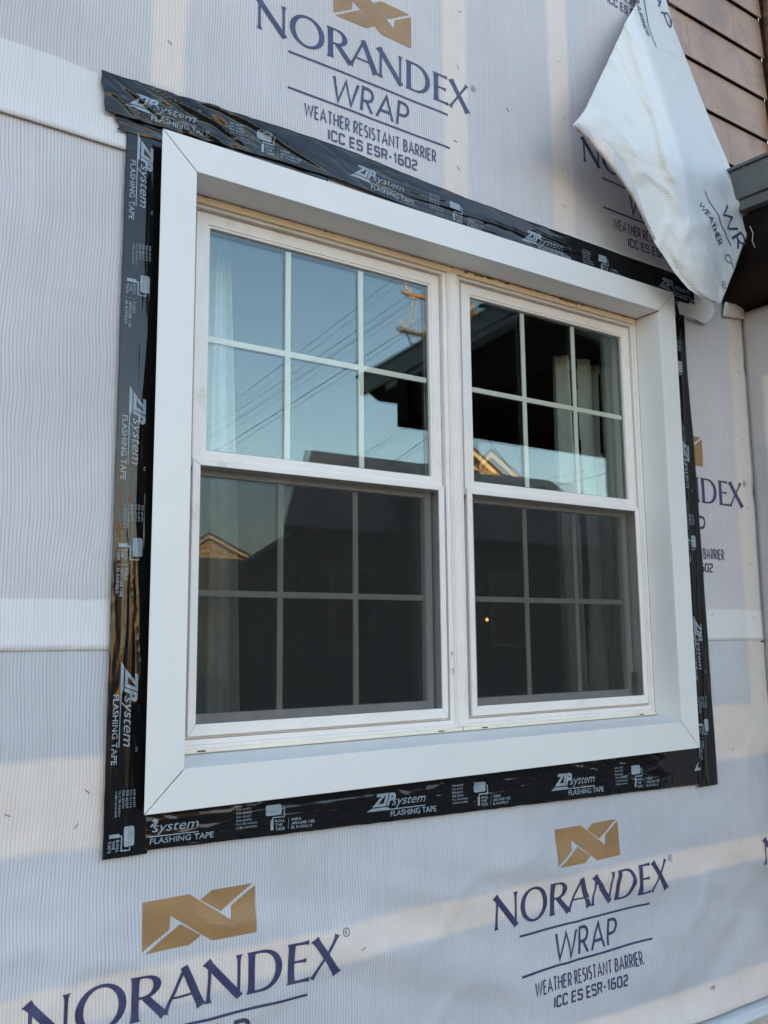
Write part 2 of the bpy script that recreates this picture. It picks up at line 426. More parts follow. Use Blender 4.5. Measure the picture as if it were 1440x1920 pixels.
# geometric sans capitals drawn as strokes (cap height 1)
def arc(cx, cy, rx, ry, a0, a1, n=9): return [(cx + rx * math.cos(R(a0 + (a1 - a0) * i / n)), cy + ry * math.sin(R(a0 + (a1 - a0) * i / n))) for i in range(n + 1)]
G = {
 'W': (1.15, [[(0, 1), (.27, 0), (.57, .95), (.88, 0), (1.15, 1)]]),
 'E': (.45, [[(.45, 1), (0, 1), (0, 0), (.45, 0)], [(0, .52), (.42, .52)]]),
 'A': (.80, [[(0, 0), (.40, 1), (.80, 0)], [(.14, .32), (.66, .32)]]),
 'T': (.55, [[(0, 1), (.55, 1)], [(.275, 1), (.275, 0)]]),
 'H': (.62, [[(0, 0), (0, 1)], [(.62, 0), (.62, 1)], [(0, .52), (.62, .52)]]),
 'R': (.52, [[(0, 0), (0, 1), (.22, 1)] + arc(.24, .73, .26, .27, 90, -90) + [(0, .46)], [(.22, .46), (.52, 0)]]),
 'S': (.46, [arc(.23, .755, .20, .245, 40, 250) + arc(.24, .27, .22, .27, 80, -140)]),
 'I': (.0, [[(0, 0), (0, 1)]]),
 'N': (.70, [[(0, 0), (0, .97), (.70, .03), (.70, 1)]]),
 'B': (.50, [[(0, .53), (0, 1), (.2, 1)] + arc(.22, .765, .22, .235, 90, -90) + [(0, .53), (0, 0), (.22, 0)] + arc(.24, .265, .26, .265, -90, 90)]),
 'P': (.50, [[(0, 0), (0, 1), (.22, 1)] + arc(.24, .72, .26, .28, 90, -90) + [(0, .44)]]),
 'O': (.9, [arc(.45, .5, .45, .5, 0, 360, 24)]),
 'C': (.62, [[(.62, .78), (.60, .94), (.52, 1), (.1, 1), (0, .9), (0, .1), (.1, 0), (.52, 0), (.60, .06), (.62, .22)]]),
 's': (.62, [[(.62, .80), (.60, .94), (.52, 1), (.1, 1), (0, .9), (0, .62), (.1, .53), (.52, .50), (.62, .4), (.62, .1), (.52, 0), (.1, 0), (.02, .06), (0, .2)]]),
 'e': (.56, [[(.56, 1), (0, 1), (0, 0), (.56, 0)], [(0, .52), (.52, .52)]]),
 'r': (.62, [[(0, 0), (0, 1), (.5, 1), (.62, .9), (.62, .56), (.5, .46), (0, .46)], [(.4, .46), (.62, 0)]]),
 '-': (.34, [[(0, .45), (.34, .45)]]),
 '1': (.26, [[(0, .78), (.2, 1), (.2, 0)]]),
 '6': (.60, [[(.58, 1), (.1, 1), (0, .9), (0, .1), (.1, 0), (.5, 0), (.60, .1), (.60, .46), (.5, .56), (0, .56)]]),
 '0': (.64, [[(.1, 0), (0, .1), (0, .9), (.1, 1), (.54, 1), (.64, .9), (.64, .1), (.54, 0), (.1, 0)]]),
 '2': (.58, [[(0, .84), (.08, 1), (.5, 1), (.58, .9), (.58, .64), (.5, .55), (.1, .46), (0, .36), (0, 0), (.58, 0)]]),
}
def stroke_text(P, text, x, y, w_, h, weight, gap=.22, slant=0.0, mirror=False):
    adv = 0; items = []
    for ch in text:
        if ch == ' ': adv += .42; continue
        a, st = G[ch]; items.append((adv, st)); adv += a + gap
    tot = adv - gap; sx = w_ / (tot * h) * h
    for a0, st in items:
        for s_ in st: P.stroke([(x + (a0 + p[0]) * sx + slant * p[1] * h, y + p[1] * h) for p in s_], weight)

def serif_word(P, x0, y0, wid, H):
    """the flared serif capitals, cap height 1 before scaling"""
    Q = Print(); f = .034; st = .150; th = .068
    def N_(x, w_=.80):
        Q.bar((x + .09, 0), (x + .09, 1), th, th, (.05, .02)); Q.bar((x + .02, .985), (x + w_ - .02, .0), .165, .165, (.03, 0)); Q.bar((x + w_ - .06, 0.02), (x + w_ - .06, 1), th, th, (0, .05)); return w_ + .04
    def O_(x): Q.ring(x + .50, .5, (.50, .52), (.345, .445)); return 1.0
    def R_(x):
        Q.bar((x + .13, 0), (x + .13, 1), st, st, (f, f)); Q.ring(x + .34, .735, (.30, .265), (.15, .195), -90, 90)
        Q.poly([(x + .05, 1), (x + .34, 1), (x + .34, .94), (x + .13, .94)]); Q.poly([(x + .13, .53), (x + .34, .53), (x + .34, .47), (x + .13, .47)])
        Q.bar((x + .33, .50), (x + .74, .0), .15, .165, (0, .02)); return .72
    def A_(x):
        Q.bar((x + .02, 0), (x + .43, 1), .072, .075, (.05, 0)); Q.bar((x + .40, 1.0), (x + .80, 0), .155, .165, (0, .035)); Q.bar((x + .15, .33), (x + .64, .33), .055); return .82
    def D_(x):
        Q.bar((x + .13, 0), (x + .13, 1), st, st, (f, f)); Q.ring(x + .38, .5, (.47, .5), (.315, .425), -90, 90)
        Q.poly([(x + .05, 1), (x + .38, 1), (x + .38, .935), (x + .13, .935)]); Q.poly([(x + .05, 0), (x + .13, .065), (x + .38, .065), (x + .38, 0)]); return .88
    def E_(x):
        Q.bar((x + .13, 0), (x + .13, 1), st, st, (f, f)); Q.bar((x + .1, .965), (x + .53, .965), .065, .07, (0, .03)); Q.bar((x + .1, .52), (x + .48, .52), .06, .06, (0, .035)); Q.bar((x + .1, .035), (x + .56, .035), .065, .07, (0, .035)); return .57
    def X_(x):
        Q.bar((x + .06, 1), (x + .66, 0), .16, .165, (.035, .04)); Q.bar((x + .02, 0), (x + .64, 1), .07, .07, (.045, .045)); return .70
    x = 0
    for fn, gp in ((N_, .07), (O_, .04), (R_, -.0), (A_, .04), (N_, .06), (D_, .05), (E_, .04), (X_, 0)): x += fn(x) + gp
    s_ = wid / x
    P.add(Q, lambda p: Vector((x0 + p.x * s_, y0 + p.y * H)))

EMB = [[(0, 1), (.4, 1), (.765, .35), (.778, .62), (1, .95), (1, 0), (.6, 0), (.235, .65), (.225, .38), (0, .05)],
       [(.025, 0), (.32, .45), (.5, .15), (.4, 0)], [(.975, 1), (.68, .55), (.5, .85), (.6, 1)]]
def logo(x, z):
    """x = left of the big word, z = its baseline; returns (emblem print, lettering print)"""
    E_, T_ = Print(), Print()
    for pl in EMB: E_.poly([(x + .226 + u * .256, z + .128 + v * .101) for u, v in pl])
    serif_word(T_, x, z, .692, .087)
    T_.ring(x + .711, z + .087, (.0095, .0095), (.0078, .0078)); font_text(T_, 'R', x + .7075, z + .083, .0065, .0085)
    T_.stroke([(x + .091, z - .031), (x + .612, z - .031)], .0058)
    stroke_text(T_, 'WRAP', x + .222, z - .118, .243, .068, .0084, .24, .10)
    T_.stroke([(x + .090, z - .132), (x + .617, z - .132)], .0058)
    stroke_text(T_, 'WEATHER RESISTANT BARRIER', x + .140, z - .192, .424, .0335, .0044, .34)
    stroke_text(T_, 'ICC es esr-1602'.replace('es esr', 'es esr'), x + .212, z - .236, .285, .0265, .0054, .36)
    return E_, T_

# ------------------------------------------------------------------ ground & street
def struct(name, b, m, **k):
    o = b.build(name, m, **k); o['kind'] = 'structure'; return o
GZ = -1.45
struct('ground', MB().face([(-400, -400, GZ), (400, -400, GZ), (400, 400, GZ), (-400, 400, GZ)]), M['lawn'])
struct('bounce_ground', MB().box(-9, 12, -3.45, .04, GZ - .05, GZ + .01), plain('bounce_gravel', (.24, .20, .155), .95, .25, 14, bump=.8))  # unseen pale ground added to bounce light up onto wall and soffit
struct('street', MB().box(-200, 200, -11.5, -5, GZ - .05, GZ + .006), M['asphalt'])
struct('pavement', MB().box(-200, 200, -4.9, -3.5, GZ - .05, GZ + .12).box(-200, 200, -13.2, -11.6, GZ - .05, GZ + .12), M['foundation'])

# ------------------------------------------------------------------ the house wall
OPEN = (.075, 1.722, .078, 1.43)
wall = empty('house_wall', (0, .06, GZ), 'house wall under the wrap, holding the big white window', 'wall')
b = MB()
for r in ((-3.2, OPEN[0], -.80, 3.9), (OPEN[1], 2.50, -.80, 3.9), (OPEN[0], OPEN[1], -.80, OPEN[2]), (OPEN[0], OPEN[1], OPEN[3], 3.9)):
    b.box(r[0], r[1], .066, .20, r[2], r[3])
b.build('sheathing', plain('sheathing_board', (.3, .24, .18), .8, .2, 5), wall)
MB().box(-3.2, 2.50, .20, .215, 3.0, 3.9).box(-3.2, -3.05, .2, 6, -1.4, 3.9).box(2.9, 3.0, .2, 6, -1.4, 1.9).box(2.4, 2.5, .2, 6, -1.4, 3.9).box(-3.2, 3.0, 5.9, 6, -1.4, 3.9).build('outer_wall', M['siding'], wall)
MB().prism_x([(-.25, 3.86), (2.9, 5.0), (6.2, 3.86), (6.2, 3.94), (2.9, 5.10), (-.25, 3.94)], -3.4, 2.75).build('roof', M['roofbrown'], wall)
MB().box(-3.2, 2.9, .05, .20, GZ - .02, -.88).build('foundation_wall', M['foundation'], wall)

MB().box(-2.5, 14.0, 7.0, 12.0, GZ, 11.0).build('shade_mass', M['siding'], wall)  # unseen block added to keep the charcoal house opposite in shade
# room behind the window
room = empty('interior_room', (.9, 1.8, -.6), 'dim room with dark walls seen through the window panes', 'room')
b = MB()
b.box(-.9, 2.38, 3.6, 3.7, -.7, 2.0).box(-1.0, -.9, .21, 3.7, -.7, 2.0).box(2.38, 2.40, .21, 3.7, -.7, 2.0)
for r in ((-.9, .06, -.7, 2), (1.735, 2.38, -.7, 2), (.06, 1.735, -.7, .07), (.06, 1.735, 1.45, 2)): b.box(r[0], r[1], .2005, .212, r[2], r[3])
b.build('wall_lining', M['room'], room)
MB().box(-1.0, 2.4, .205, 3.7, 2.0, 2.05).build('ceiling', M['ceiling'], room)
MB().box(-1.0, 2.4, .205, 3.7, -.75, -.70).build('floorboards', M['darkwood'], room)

def curtain(x0, x1, y, z0, z1, label, amp=.03, gather=0, taper=0, gaps=()):
    us = lin(0, 1, 140); vs = lin(0, 1, 40)
    def fn(u, v):
        x = x0 + (x1 - x0) * u * (1 - taper * v) + gather * (v - .5) * (1 - u)
        return (x, y + amp * math.sin(u * (x1 - x0) * 84 + 2.0 * math.sin(u * 7)) * (.55 + .45 * (1 - v)) + .01 * noise.noise((u * 6, v * 3, x0)), z0 + (z1 - z0) * v)
    o = grid(us, vs, fn, lambda u, v: any(a < u + .015 * math.sin(v * 9) < b_ + .02 * (v - .5) for a, b_ in gaps)).build('curtain', M['curtain'], None, smooth=True, solid=.0012)
    tag(o, label, 'curtain', 'curtains inside the window'); return o
curtain(.235, .355, .30, -.1, 1.42, 'narrow pale curtain inside the left edge of the left window', .018, .03, .45)
curtain(1.575, 1.86, .34, -.1, 1.335, 'gathered pale curtain inside the right half of the right window', .050, -.02, 0, ((.30, .34), (.50, .57), (.74, .78)))
# two small warm lamps deep in the room
for (x, z, r, l) in ((3.118, .393, .0, ''),): pass
for (x, y, z, r, lab) in ((1.93, 1.30, .381, .010, 'brighter small warm bulb glowing in the room behind the right lower panes'), (2.03, 1.28, .43, .007, 'fainter small warm bulb, right of the brighter one in the dark room')):
    e_ = empty('hanging_lamp', (x, y, z), lab, 'lamp', 'small lamps glowing inside')
    b = MB(); us = lin(0, 2 * math.pi, 13)
    grid(us, lin(-math.pi / 2, math.pi / 2, 8), lambda u, v: (x + r * math.cos(v) * math.cos(u), y + r * math.cos(v) * math.sin(u), z + r * 1.2 * math.sin(v))).build('bulb', M['bulb'], e_, smooth=True)
    MB().tube([(x, y, z + r), (x, y, 2.0)], .002, 6).build('cord', M['wire'], e_)

# ------------------------------------------------------------------ weather wrap
HOLE = (.03, 1.765, .03, 1.47)
def wrap_disp(x, z, k):
    dx = max(0 - x, x - 1.794, 0); dz = max(0 - z, z - 1.5, 0); far = min(1, max(0, (math.hypot(dx, dz) - .10) / .22))
    far = far * far * (3 - 2 * far)
    n = .0008 * noise.noise((x * 5, 1, z * 5))
    n += far * (.0055 * noise.noise((x * 2.3, 1, z * 2.0)) + .0034 * noise.noise((x * 6.5 + 4, 1, z * 2.6)) + .0010 * noise.noise((x * 15, 4, z * 7)))
    if k == 3:      # slack film below the window hangs in broad diagonal folds
        lo = far * min(1, max(0, (.22 - z) / .3))
        a = (x * .30 + z * .95)
        n += lo * (.024 * noise.noise((a * 5.0, x * 1.1, 9.0)) + .008 * noise.noise((a * 13.0, x * 1.4, 3.0)))
        bb = (x * -.52 + z * .85)
        n += .020 * max(0, min(1, (x - 1.35) / .5)) * lo * noise.noise((bb * 7.0, x * .8, 5.0))
        n -= lo * .0045 * max(0, 1 - abs(noise.noise((x * 3.1 + z * 2.0, 7.0, z * 3.7 - x))) * 8)
    if k == 2:
        n += far * .0040 * max(0, 1 - abs(noise.noise((x * 4.1 + z * 1.0, 2.0, z * 2.2))) * 7) * min(1, max(0, (z - .46) / .1)) * min(1, max(0, (1.42 - z) / .1))
    if k == 1:
        n += .0034 * noise.noise((x * 4.0, 2.2, z * 14.0)) * max(0, 1 - abs(z - 1.78) / .14)
    n -= .002 * far
    return n
BY = {1: .0475, 2: .0525, 3: .0545}
def roll(z):                       # the lower sheet turns out over the ledge
    if z > -.715: return 0
    q = (-.715 - z) / .085
    return -.035 * (1 - math.cos(min(1, q) * math.pi / 2))
def surf(k):
    def f(x, z, h=0.0):
        y = BY[k] + wrap_disp(x, z, k) + (roll(z) if k == 3 else 0)
        if k == 2 and z < .36: y -= .003 * (.36 - z) / .03 * (.6 + .8 * noise.noise((x * 5, 0, 1)))
        if k == 1 and z < 1.48: y -= .003 * (1.48 - z) / .03
        return (x, min(y, .0645 if HOLE[0] < x < HOLE[1] or z > -.70 else .06) - h, z)
    return f
def in_hole(x, z): return HOLE[0] < x < HOLE[1] and HOLE[2] < z < HOLE[3]
sheets = {}
for k, (xa, xb, za, zb, lab, mk) in {1: (-1.2, 1.96, 1.447, 3.5, 'upper white woven wrap sheet above the window, torn loose at its right end', 'wrap_top'),
                                     2: (-1.2, 2.252, .333, 1.62, 'middle wrap sheet either side of the window, tucked under the upper one', 'wrap_mid'),
                                     3: (-1.2, 2.9, -.80, .44, 'lower wrap sheet below the window with two full printed logos', 'wrap_low')}.items():
    e_ = empty('house_wrap', (0, BY[k], za), lab, 'wrap sheet', 'courses of printed weather wrap')
    f = surf(k)
    nz = max(12, int((zb - za) / .014)); nx = int((xb - xa) / .016)
    grid(lin(xa, xb, nx), lin(za, zb, nz), lambda u, v: f(u, v), in_hole).build('sheet', M[mk], e_, smooth=True, solid=.0003)
    sheets[k] = (e_, f)
for k, x, z in ((1, 1.37, 2.755), (1, .253, 1.884), (1, 1.418, 1.880), (2, 1.487, .800), (3, -.205, -.413), (3, .973, -.413), (3, 2.150, -.413)):
    e_, f = sheets[k]; A, B = logo(x, z)
    if z > 2.7: B.p = [(p, l) for p, l in B.p if max(q.x for q in p) < 1.74]
    if k == 2:
        cut = lambda P: setattr(P, 'p', [(p, l) for p, l in P.p if min(q.x for q in p) > 1.77])
        cut(B)
    A.mesh(f, .02, .0010).build('printed_emblem', M['gold'], e_, recalc=False)
    B.mesh(f, .02, .0010).build('printed_lettering', M['ink'], e_, recalc=False)
# small extra marks: end of a rule under the seam, tiny code near the bottom
P = Print(); P.stroke([(2.232, .3275), (2.45, .3275)], .005)
P.mesh(sheets[3][1], .02, .001).build('printed_rule', M['ink'], sheets[3][0], recalc=False)
P = Print(); font_text(P, '1/23', 1.83, -.735, .020, .008, 0, .02)
P.mesh(sheets[3][1], .02, .001).build('printed_lettering', M['ink'], sheets[3][0], recalc=False)
# staples
random.seed(4)
for k, pts in {1: [(.028, 1.75), (.024, 1.93), (.892, 1.78), (.90, 1.70), (.905, 2.02), (1.33, 1.70), (1.325, 1.82), (1.34, 2.0), (1.33, 2.2), (1.10, 1.95), (.915, 2.2)],
               2: [(2.20, 1.05), (2.21, .80), (2.20, .60), (2.205, 1.30), (2.17, 1.42), (2.19, 1.37), (1.97, .42), (2.2, .41)],
               3: [(-.10, .05), (-.25, .02), (.55, -.37), (1.62, -.34), (-.12, -.015), (2.05, -.03)]}.items():
    e_, f = sheets[k]
    for x, z in pts:
        a = random.uniform(-1.2, 1.2); dx, dz = .006 * math.cos(a), .006 * math.sin(a)
        p0 = Vector(f(x - dx, z - dz, .0012)); p1 = Vector(f(x + dx, z + dz, .0012))
        MB().tube([p0 + Vector((0, .001, 0)), p0, p1, p1 + Vector((0, .001, 0))], .0007, 5).build('staple', M['trimgrey'], e_)

# loose torn corner hanging from the upper sheet
def lerp_poly(pts, z):
    for (xa, za), (xb, zb) in zip(pts, pts[1:]):
        if zb <= z <= za: return xa + (xb - xa) * (za - z) / max(1e-6, za - zb)
    return pts[-1][0]
FL = [(1.80, 2.95), (1.747, 2.715), (1.703, 2.56), (1.542, 2.317), (1.3, 1.95), (1.229, 1.865), (1.318, 1.829), (1.422, 1.764), (1.491, 1.705), (1.572, 1.593), (1.669, 1.509), (1.746, 1.463), (1.877, 1.447)]
FR = [(1.90, 2.95), (1.888, 2.763), (1.886, 2.65), (1.892, 2.53), (1.93, 2.396), (1.983, 2.189), (2.04, 1.998), (2.106, 1.829), (2.12, 1.776), (2.061, 1.698), (1.906, 1.455), (1.885, 1.447)]
def crease(z): return 1.690 + .125 * (2.33 - z)
def flap_base(z): return .03 - .13 * min(max((2.65 - z) / .75, 0), 1)
def flap_y(x, z):
    base = flap_base(z)
    xl, xr = lerp_poly(FL, z), lerp_poly(FR, z); u = min(max((x - xl) / max(.004, xr - xl), 0), 1)
    xm = 1.60 + (2.65 - z) * .12 if z > 1.4 else 1.75      # the soft ridge
    rw = min(1, (xr - xl) / .35)
    rd = math.exp(-((x - (1.755 - .09 * (2.3 - z) * 0)) / .07) ** 2)
    hi = min(1, max(0, (2.66 - z) / .40)); hi = hi * hi * (3 - 2 * hi)
    y = base - .030 * rw * hi * math.sin(math.pi * min(1, u * 1.15)) * (1 + .2 * noise.noise((x * 3, 1, z * 3)))
    xr_ = crease(z)                                       # crease where the sheet turns back towards the wall
    y += .052 * hi * min(1, rw * 1.3) * (1 / (1 + math.exp(-(x - xr_) / .022))) * min(1, max(0, (z - 1.60) / .22))
    y -= .020 * hi * math.exp(-((x - xr_ + .06) / .045) ** 2) * min(1, rw) * min(1, max(0, (z - 1.66) / .2))
    y -= .012 * max(0, 1 - u * 9) * hi
    y -= .012 * math.exp(-((z - 1.66 - .55 * (x - 1.72)) / .035) ** 2) * min(1, max(0, (x - 1.68) / .08))
    y += .005 * noise.noise((x * 9, 4, z * 6)) + .0022 * noise.noise((x * 26, 4, z * 14))
    y -= .0045 * max(0, 1 - abs(noise.noise((x * 6 + z * 3, 8, z * 4 - x * 2))) * 9) + .003 * max(0, 1 - abs(noise.noise((x * 4 - z * 5, 5, z * 5))) * 10)
    return y
def flap(x, z, h=0.0):
    y = flap_y(x, z); q = y - flap_base(z)               # the cloth slides along as it folds
    return (x + 1.40 * q, y - h, z + .85 * q)
zs = lin(2.95, 1.449, 150)
gv = grid(lin(0, 1, 60), zs, lambda u, z: flap(lerp_poly(FL, z) + (lerp_poly(FR, z) - lerp_poly(FL, z)) * u, z))
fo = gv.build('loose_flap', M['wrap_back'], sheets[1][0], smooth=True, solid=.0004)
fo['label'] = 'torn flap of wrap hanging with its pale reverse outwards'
# turned hem along its torn left edge
HL = [(1.232, 1.864), (1.318, 1.829), (1.422, 1.764), (1.491, 1.705), (1.572, 1.593)]
def hem(u, s):
    i = min(int(s * 4), 3); q = s * 4 - i; x = HL[i][0] + (HL[i + 1][0] - HL[i][0]) * q; z = HL[i][1] + (HL[i + 1][1] - HL[i][1]) * q
    wd = (.050 * math.sin(math.pi * min(1, s * 1.0 + .12)) + .004)
    xx, zz = x + u * wd * .8, z + u * wd * .75
    return flap(xx, zz, .003 + .006 * math.sin(math.pi * u))
grid(lin(0, 1, 6), lin(0, 1, 30), hem).build('folded_hem', M['wrap_top'], sheets[1][0], smooth=True, solid=.0004)
def flap_at(X_, Z_, h=0.0):                # the point of the folded cloth that ends up at X_, Z_
    x, z = X_, Z_
    for _ in range(14):
        q = flap_y(x, z) - flap_base(z); x += .6 * (X_ - 1.40 * q - x); z += .6 * (Z_ - .85 * q - z)
    return flap(x, z, h)
P = Print()
def rot_text(Pq, text, a, b_, h, wt, fnt=stroke_text, flip=False, **kw):
    """text running from point a to point b, letters standing to the left of that line"""
    a = Vector(a); b_ = Vector(b_); dd = (b_ - a); L_ = dd.length; dd.normalize(); nn = Vector((-dd.y, dd.x)) * (-1 if flip else 1)
    Q = Print(); fnt(Q, text, 0, 0, L_, h, wt, **kw); Pq.add(Q, lambda p: a + dd * p.x + nn * p.y)
P.stroke([(1.742, 2.60), (1.748, 2.49), (1.768, 2.391)], .004)
rot_text(P, 'BARRIER', (1.690, 2.56), (1.722, 2.425), .022, .0036)
rot_text(P, 'AP', (1.795, 2.665), (1.850, 2.520), .050, .0075)
P.stroke([(1.907, 1.871), (1.938, 1.79), (1.962, 1.745), (2.008, 1.690)], .0052)
rot_text(P, 'WEATHER', (1.832, 1.790), (1.915, 1.662), .036, .0050)
rot_text(P, 'WR', (1.972, 1.815), (2.050, 1.690), .078, .009)
P.mesh(flap_at, .012, .0018).build('flap_lettering', M['ink'], sheets[1][0], recalc=False)
M['ink_faint'] = plain('print_showing_through', (.24, .25, .30), .5, .1, 30)
for ch, a_, b_, h_, wt in (('P', (1.985, 1.592), (1.955, 1.588), .052, .0065), ('B', (1.935, 1.512), (1.915, 1.510), .024, .0035)):
    P = Print(); rot_text(P, ch, a_, b_, h_, wt, flip=True)
    P.mesh(flap_at, .012, .0018).build('reversed_letter', M['ink_faint'], sheets[1][0], recalc=False)
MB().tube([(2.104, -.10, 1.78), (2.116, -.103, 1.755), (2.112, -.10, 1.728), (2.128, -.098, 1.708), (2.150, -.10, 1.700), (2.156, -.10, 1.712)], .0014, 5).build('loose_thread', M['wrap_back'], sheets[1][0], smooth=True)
# rounded lower end of the upper sheet beside the tape
def lobe(u, v):
    xr = 1.86 + .215 * u; bot = 1.442 + .006 * math.cos(u * 3) + .075 * max(0, (u - .55) / .45) ** 2.2
    z = 1.62 + (bot - 1.62) * v
    return (xr, .044 - .012 * v ** 3 - .004 * math.sin(u * 5), z)
grid(lin(0, 1, 24), lin(0, 1, 24), lobe).build('curled_end', M['wrap_top'], sheets[1][0], smooth=True, solid=.0004)

# ------------------------------------------------------------------ flashing tape
def ridge(x, y, z): return max(0, 1 - abs(noise.noise((x, y, z))) * 3.2)
def tape_unit(P, s0, s_min=-9, s_max=99):
    """one repeat of the tape print, s along, v across (0..095)"""
    Q = Print(); o = .028
    Q.poly([(0, o - .002), (.012, o + .005), (.058, o + .005), (.066, o + .001), (.066, o - .002)])
    Q.stroke([(.064, o - .0008), (.175, o - .0008)], .0022)
    font_text(Q, 'ZIP', .014, .037, .070, .027, .35, .045)
    font_text(Q, 'system', .072, .036, .103, .021, .28, .0)
    font_text(Q, 'TM', .176, .062, .010, .005)
    font_text(Q, 'FLASHING TAPE', .068, .0115, .142, .0125, 0, .012)
    for i, tx in enumerate(('ESR #1473', 'ESR #1474', 'ESR #2227', 'ESR #3373', 'ULC ER-R40266', 'CCMC #14018-R')):
        font_text(Q, tx, .262, .061 - i * .0078, .036 + .016 * (i > 3), .0046, 0, .01, 1)
    Q.poly([(.334, .046), (.337, .043), (.371, .043), (.374, .046), (.374, .062), (.371, .065), (.337, .065), (.334, .062)])
    Q.stroke([(.376, .056), (.381, .056), (.381, .038), (.352, .038), (.352, .033)], .0026)
    Q.poly([(.347, .012), (.347, .033), (.3545, .033), (.3545, .012)])
    for i, tx in enumerate(('ROLL', 'THE', 'TAPE')): font_text(Q, tx, .359, .027 - i * .0085, .024 if i != 1 else .018, .0062, 0, .018, 1)
    Q.stroke([(.392, .010), (.392, .034)], .0008)
    for i, tx in enumerate(('PARA', 'APLICAR USE', 'EL RODILLO')): font_text(Q, tx, .400, .027 - i * .0085, (.026, .060, .054)[i], .0062, 0, .014, 1)
    for pts, l in Q.p:
        if min(p.x for p in pts) + s0 > s_min and max(p.x for p in pts) + s0 < s_max: P.p.append(([Vector((p.x + s0, p.y)) for p in pts], l))

def tape(label, fn, length, units, width=.095, smin=.003, smax=None, ds=.004, base=(0, .045, 0)):
    e_ = empty('flashing_tape', base, label, 'flashing tape', 'black flashing tape strips around the window')
    us = lin(0, length, int(length / ds)); vs = lin(0, width, 26)
    g = grid(us, vs, lambda u, v: fn(u, v, 0)); g.build('film', M['tape'], e_, smooth=True, solid=.0005)
    P = Print()
    for s0 in units: tape_unit(P, s0, smin, smax or length - .003)
    P.mesh(fn, .006, .0009).build('printed_lettering', M['tapeink'], e_, recalc=False, smooth=True)
    return e_
def edge(s, k, a=.0012): return a * noise.noise((s * 9, k, 0)) + a * .6 * noise.noise((s * 30, k, 3))

def f_left(s, v, h):
    z = 1.515 - s; x = -.069 + v * (.093 / .095) + edge(s, 1) * (1 if v < .01 or v > .085 else 0)
    y = .0415 + .0010 * noise.noise((s * 4, v * 8, 1)) 
    lo = min(1, max(0, (s - .75) / .3))
    y -= (.0013 + .0018 * lo) * ridge(s * 2.2 + v * 5, v * 42, 2.0) ** 3 * math.sin(math.pi * min(1, v / .095)) 
    y -= .0016 * lo * ridge(s * 7 - v * 30, v * 16 + s * 3, 7.0) ** 3
    if s < .06: y -= .0006
    return (x, y - h, z)
tape('long black tape down the left side of the window casing', f_left, 1.60, [.022, .612, 1.206], smax=1.598, base=(0, .045, -.085))
def f_bot(s, v, h):
    x = .018 + s; z = -.0785 + v * (.98 + .15 * s) - .0235 * s + edge(s, 5) * (v < .02)
    y = .0415 - .0011 * noise.noise((s * 5, v * 9, 3))
    y -= .0032 * ridge(s * 3.0 + v * 4, v * 34 - s * 1.2, 5.0) ** 3 * math.sin(math.pi * v / .095)
    y -= .0016 * ridge(s * 9 + v * 26, v * 22, 8.0) ** 3
    return (x, y - h, z)
tape('horizontal black tape strip under the bottom of the window casing', f_bot, 1.83, [-.058, .548, 1.162, 1.776], base=(.9, .045, -.08))
def f_right(s, v, h):
    z = 1.53 - s; x = 1.816 + .022 * min(1, s / 1.66) - .012 + v * 1.02 - .010 * math.exp(-((s - .25) / .22) ** 2) + edge(s, 7) + .005 * min(1, s / 1.6)
    y = .0400 + .0014 * noise.noise((s * 4, v * 8, 5)) - .0032 * ridge(s * 2.4, v * 30 + s, 1.0) ** 3 * math.sin(math.pi * v / .095)
    return (x, y - h, z)
tape('long black tape down the right side of the window casing', f_right, 1.66, [-.085, .515, 1.115], base=(1.87, .045, -.13))
def f_top(s, v, h):
    x = -.131 + s; sag = .016 * math.exp(-((s - .55) / .32) ** 2) - .022 * max(0, (s - .7) / 1.38)
    z = 1.519 + v + sag + edge(s, 9, .0015)
    if s < .03: x += (.010 * noise.noise((v * 22, 3, 1)) + .003 * noise.noise((v * 70, 3, 1))) * (1 - s / .03)
    x += .012 * (1 - v / .095) * max(0, 1 - s / .1)
    bulge = math.sin(math.pi * min(1, max(0, v / .095)))
    y = .0375 - .0015 * noise.noise((s * 5, v * 9, 13))
    lft = math.exp(-((s - .22) / .16) ** 2)
    # long diagonal puckers at the left corner
    for (s0, v0, sl_, wd, am, ln) in ((.20, .068, -.30, .0045, .0075, .13), (.27, .050, -.42, .0040, .0070, .10), (.10, .045, -.55, .0035, .0050, .06), (.07, .060, -.55, .003, .0042, .05), (.34, .078, -.20, .006, .006, .12), (.16, .030, -.35, .004, .0045, .06), (.05, .030, -.7, .003, .005, .035), (.125, .078, -.35, .0028, .0045, .05), (.42, .060, -.28, .004, .006, .09), (.24, .022, -.30, .003, .005, .07), (.30, .086, -.15, .003, .004, .09), (.50, .035, -.22, .0035, .004, .10), (.085, .02, -.4, .0028, .004, .04)):
        dv = v - (v0 + sl_ * (s - s0)); y -= am * math.exp(-(dv / wd) ** 2) * math.exp(-((s - s0) / ln) ** 2)
    y -= .0022 * lft * math.sin(s * 95 + v * 70 + 3 * noise.noise((s * 9, v * 20, 1)))
    y -= .0035 * lft * bulge * (1 + noise.noise((s * 18, v * 30, 2)))
    y -= .0040 * ridge(s * 2.0 + v * 5, v * 26 - s * 1.5, 15.0) ** 3 * bulge * min(1, max(.25, (s - .1) * 2))
    y -= .0016 * ridge(s * 8 + v * 22, v * 20, 18.0) ** 3
    return (x, y - h, z)
tape('upper black tape strip across the head of the window, puckered at its left end', f_top, 2.085, [.048, .652, 1.262, 1.885], base=(.9, .045, 1.52))
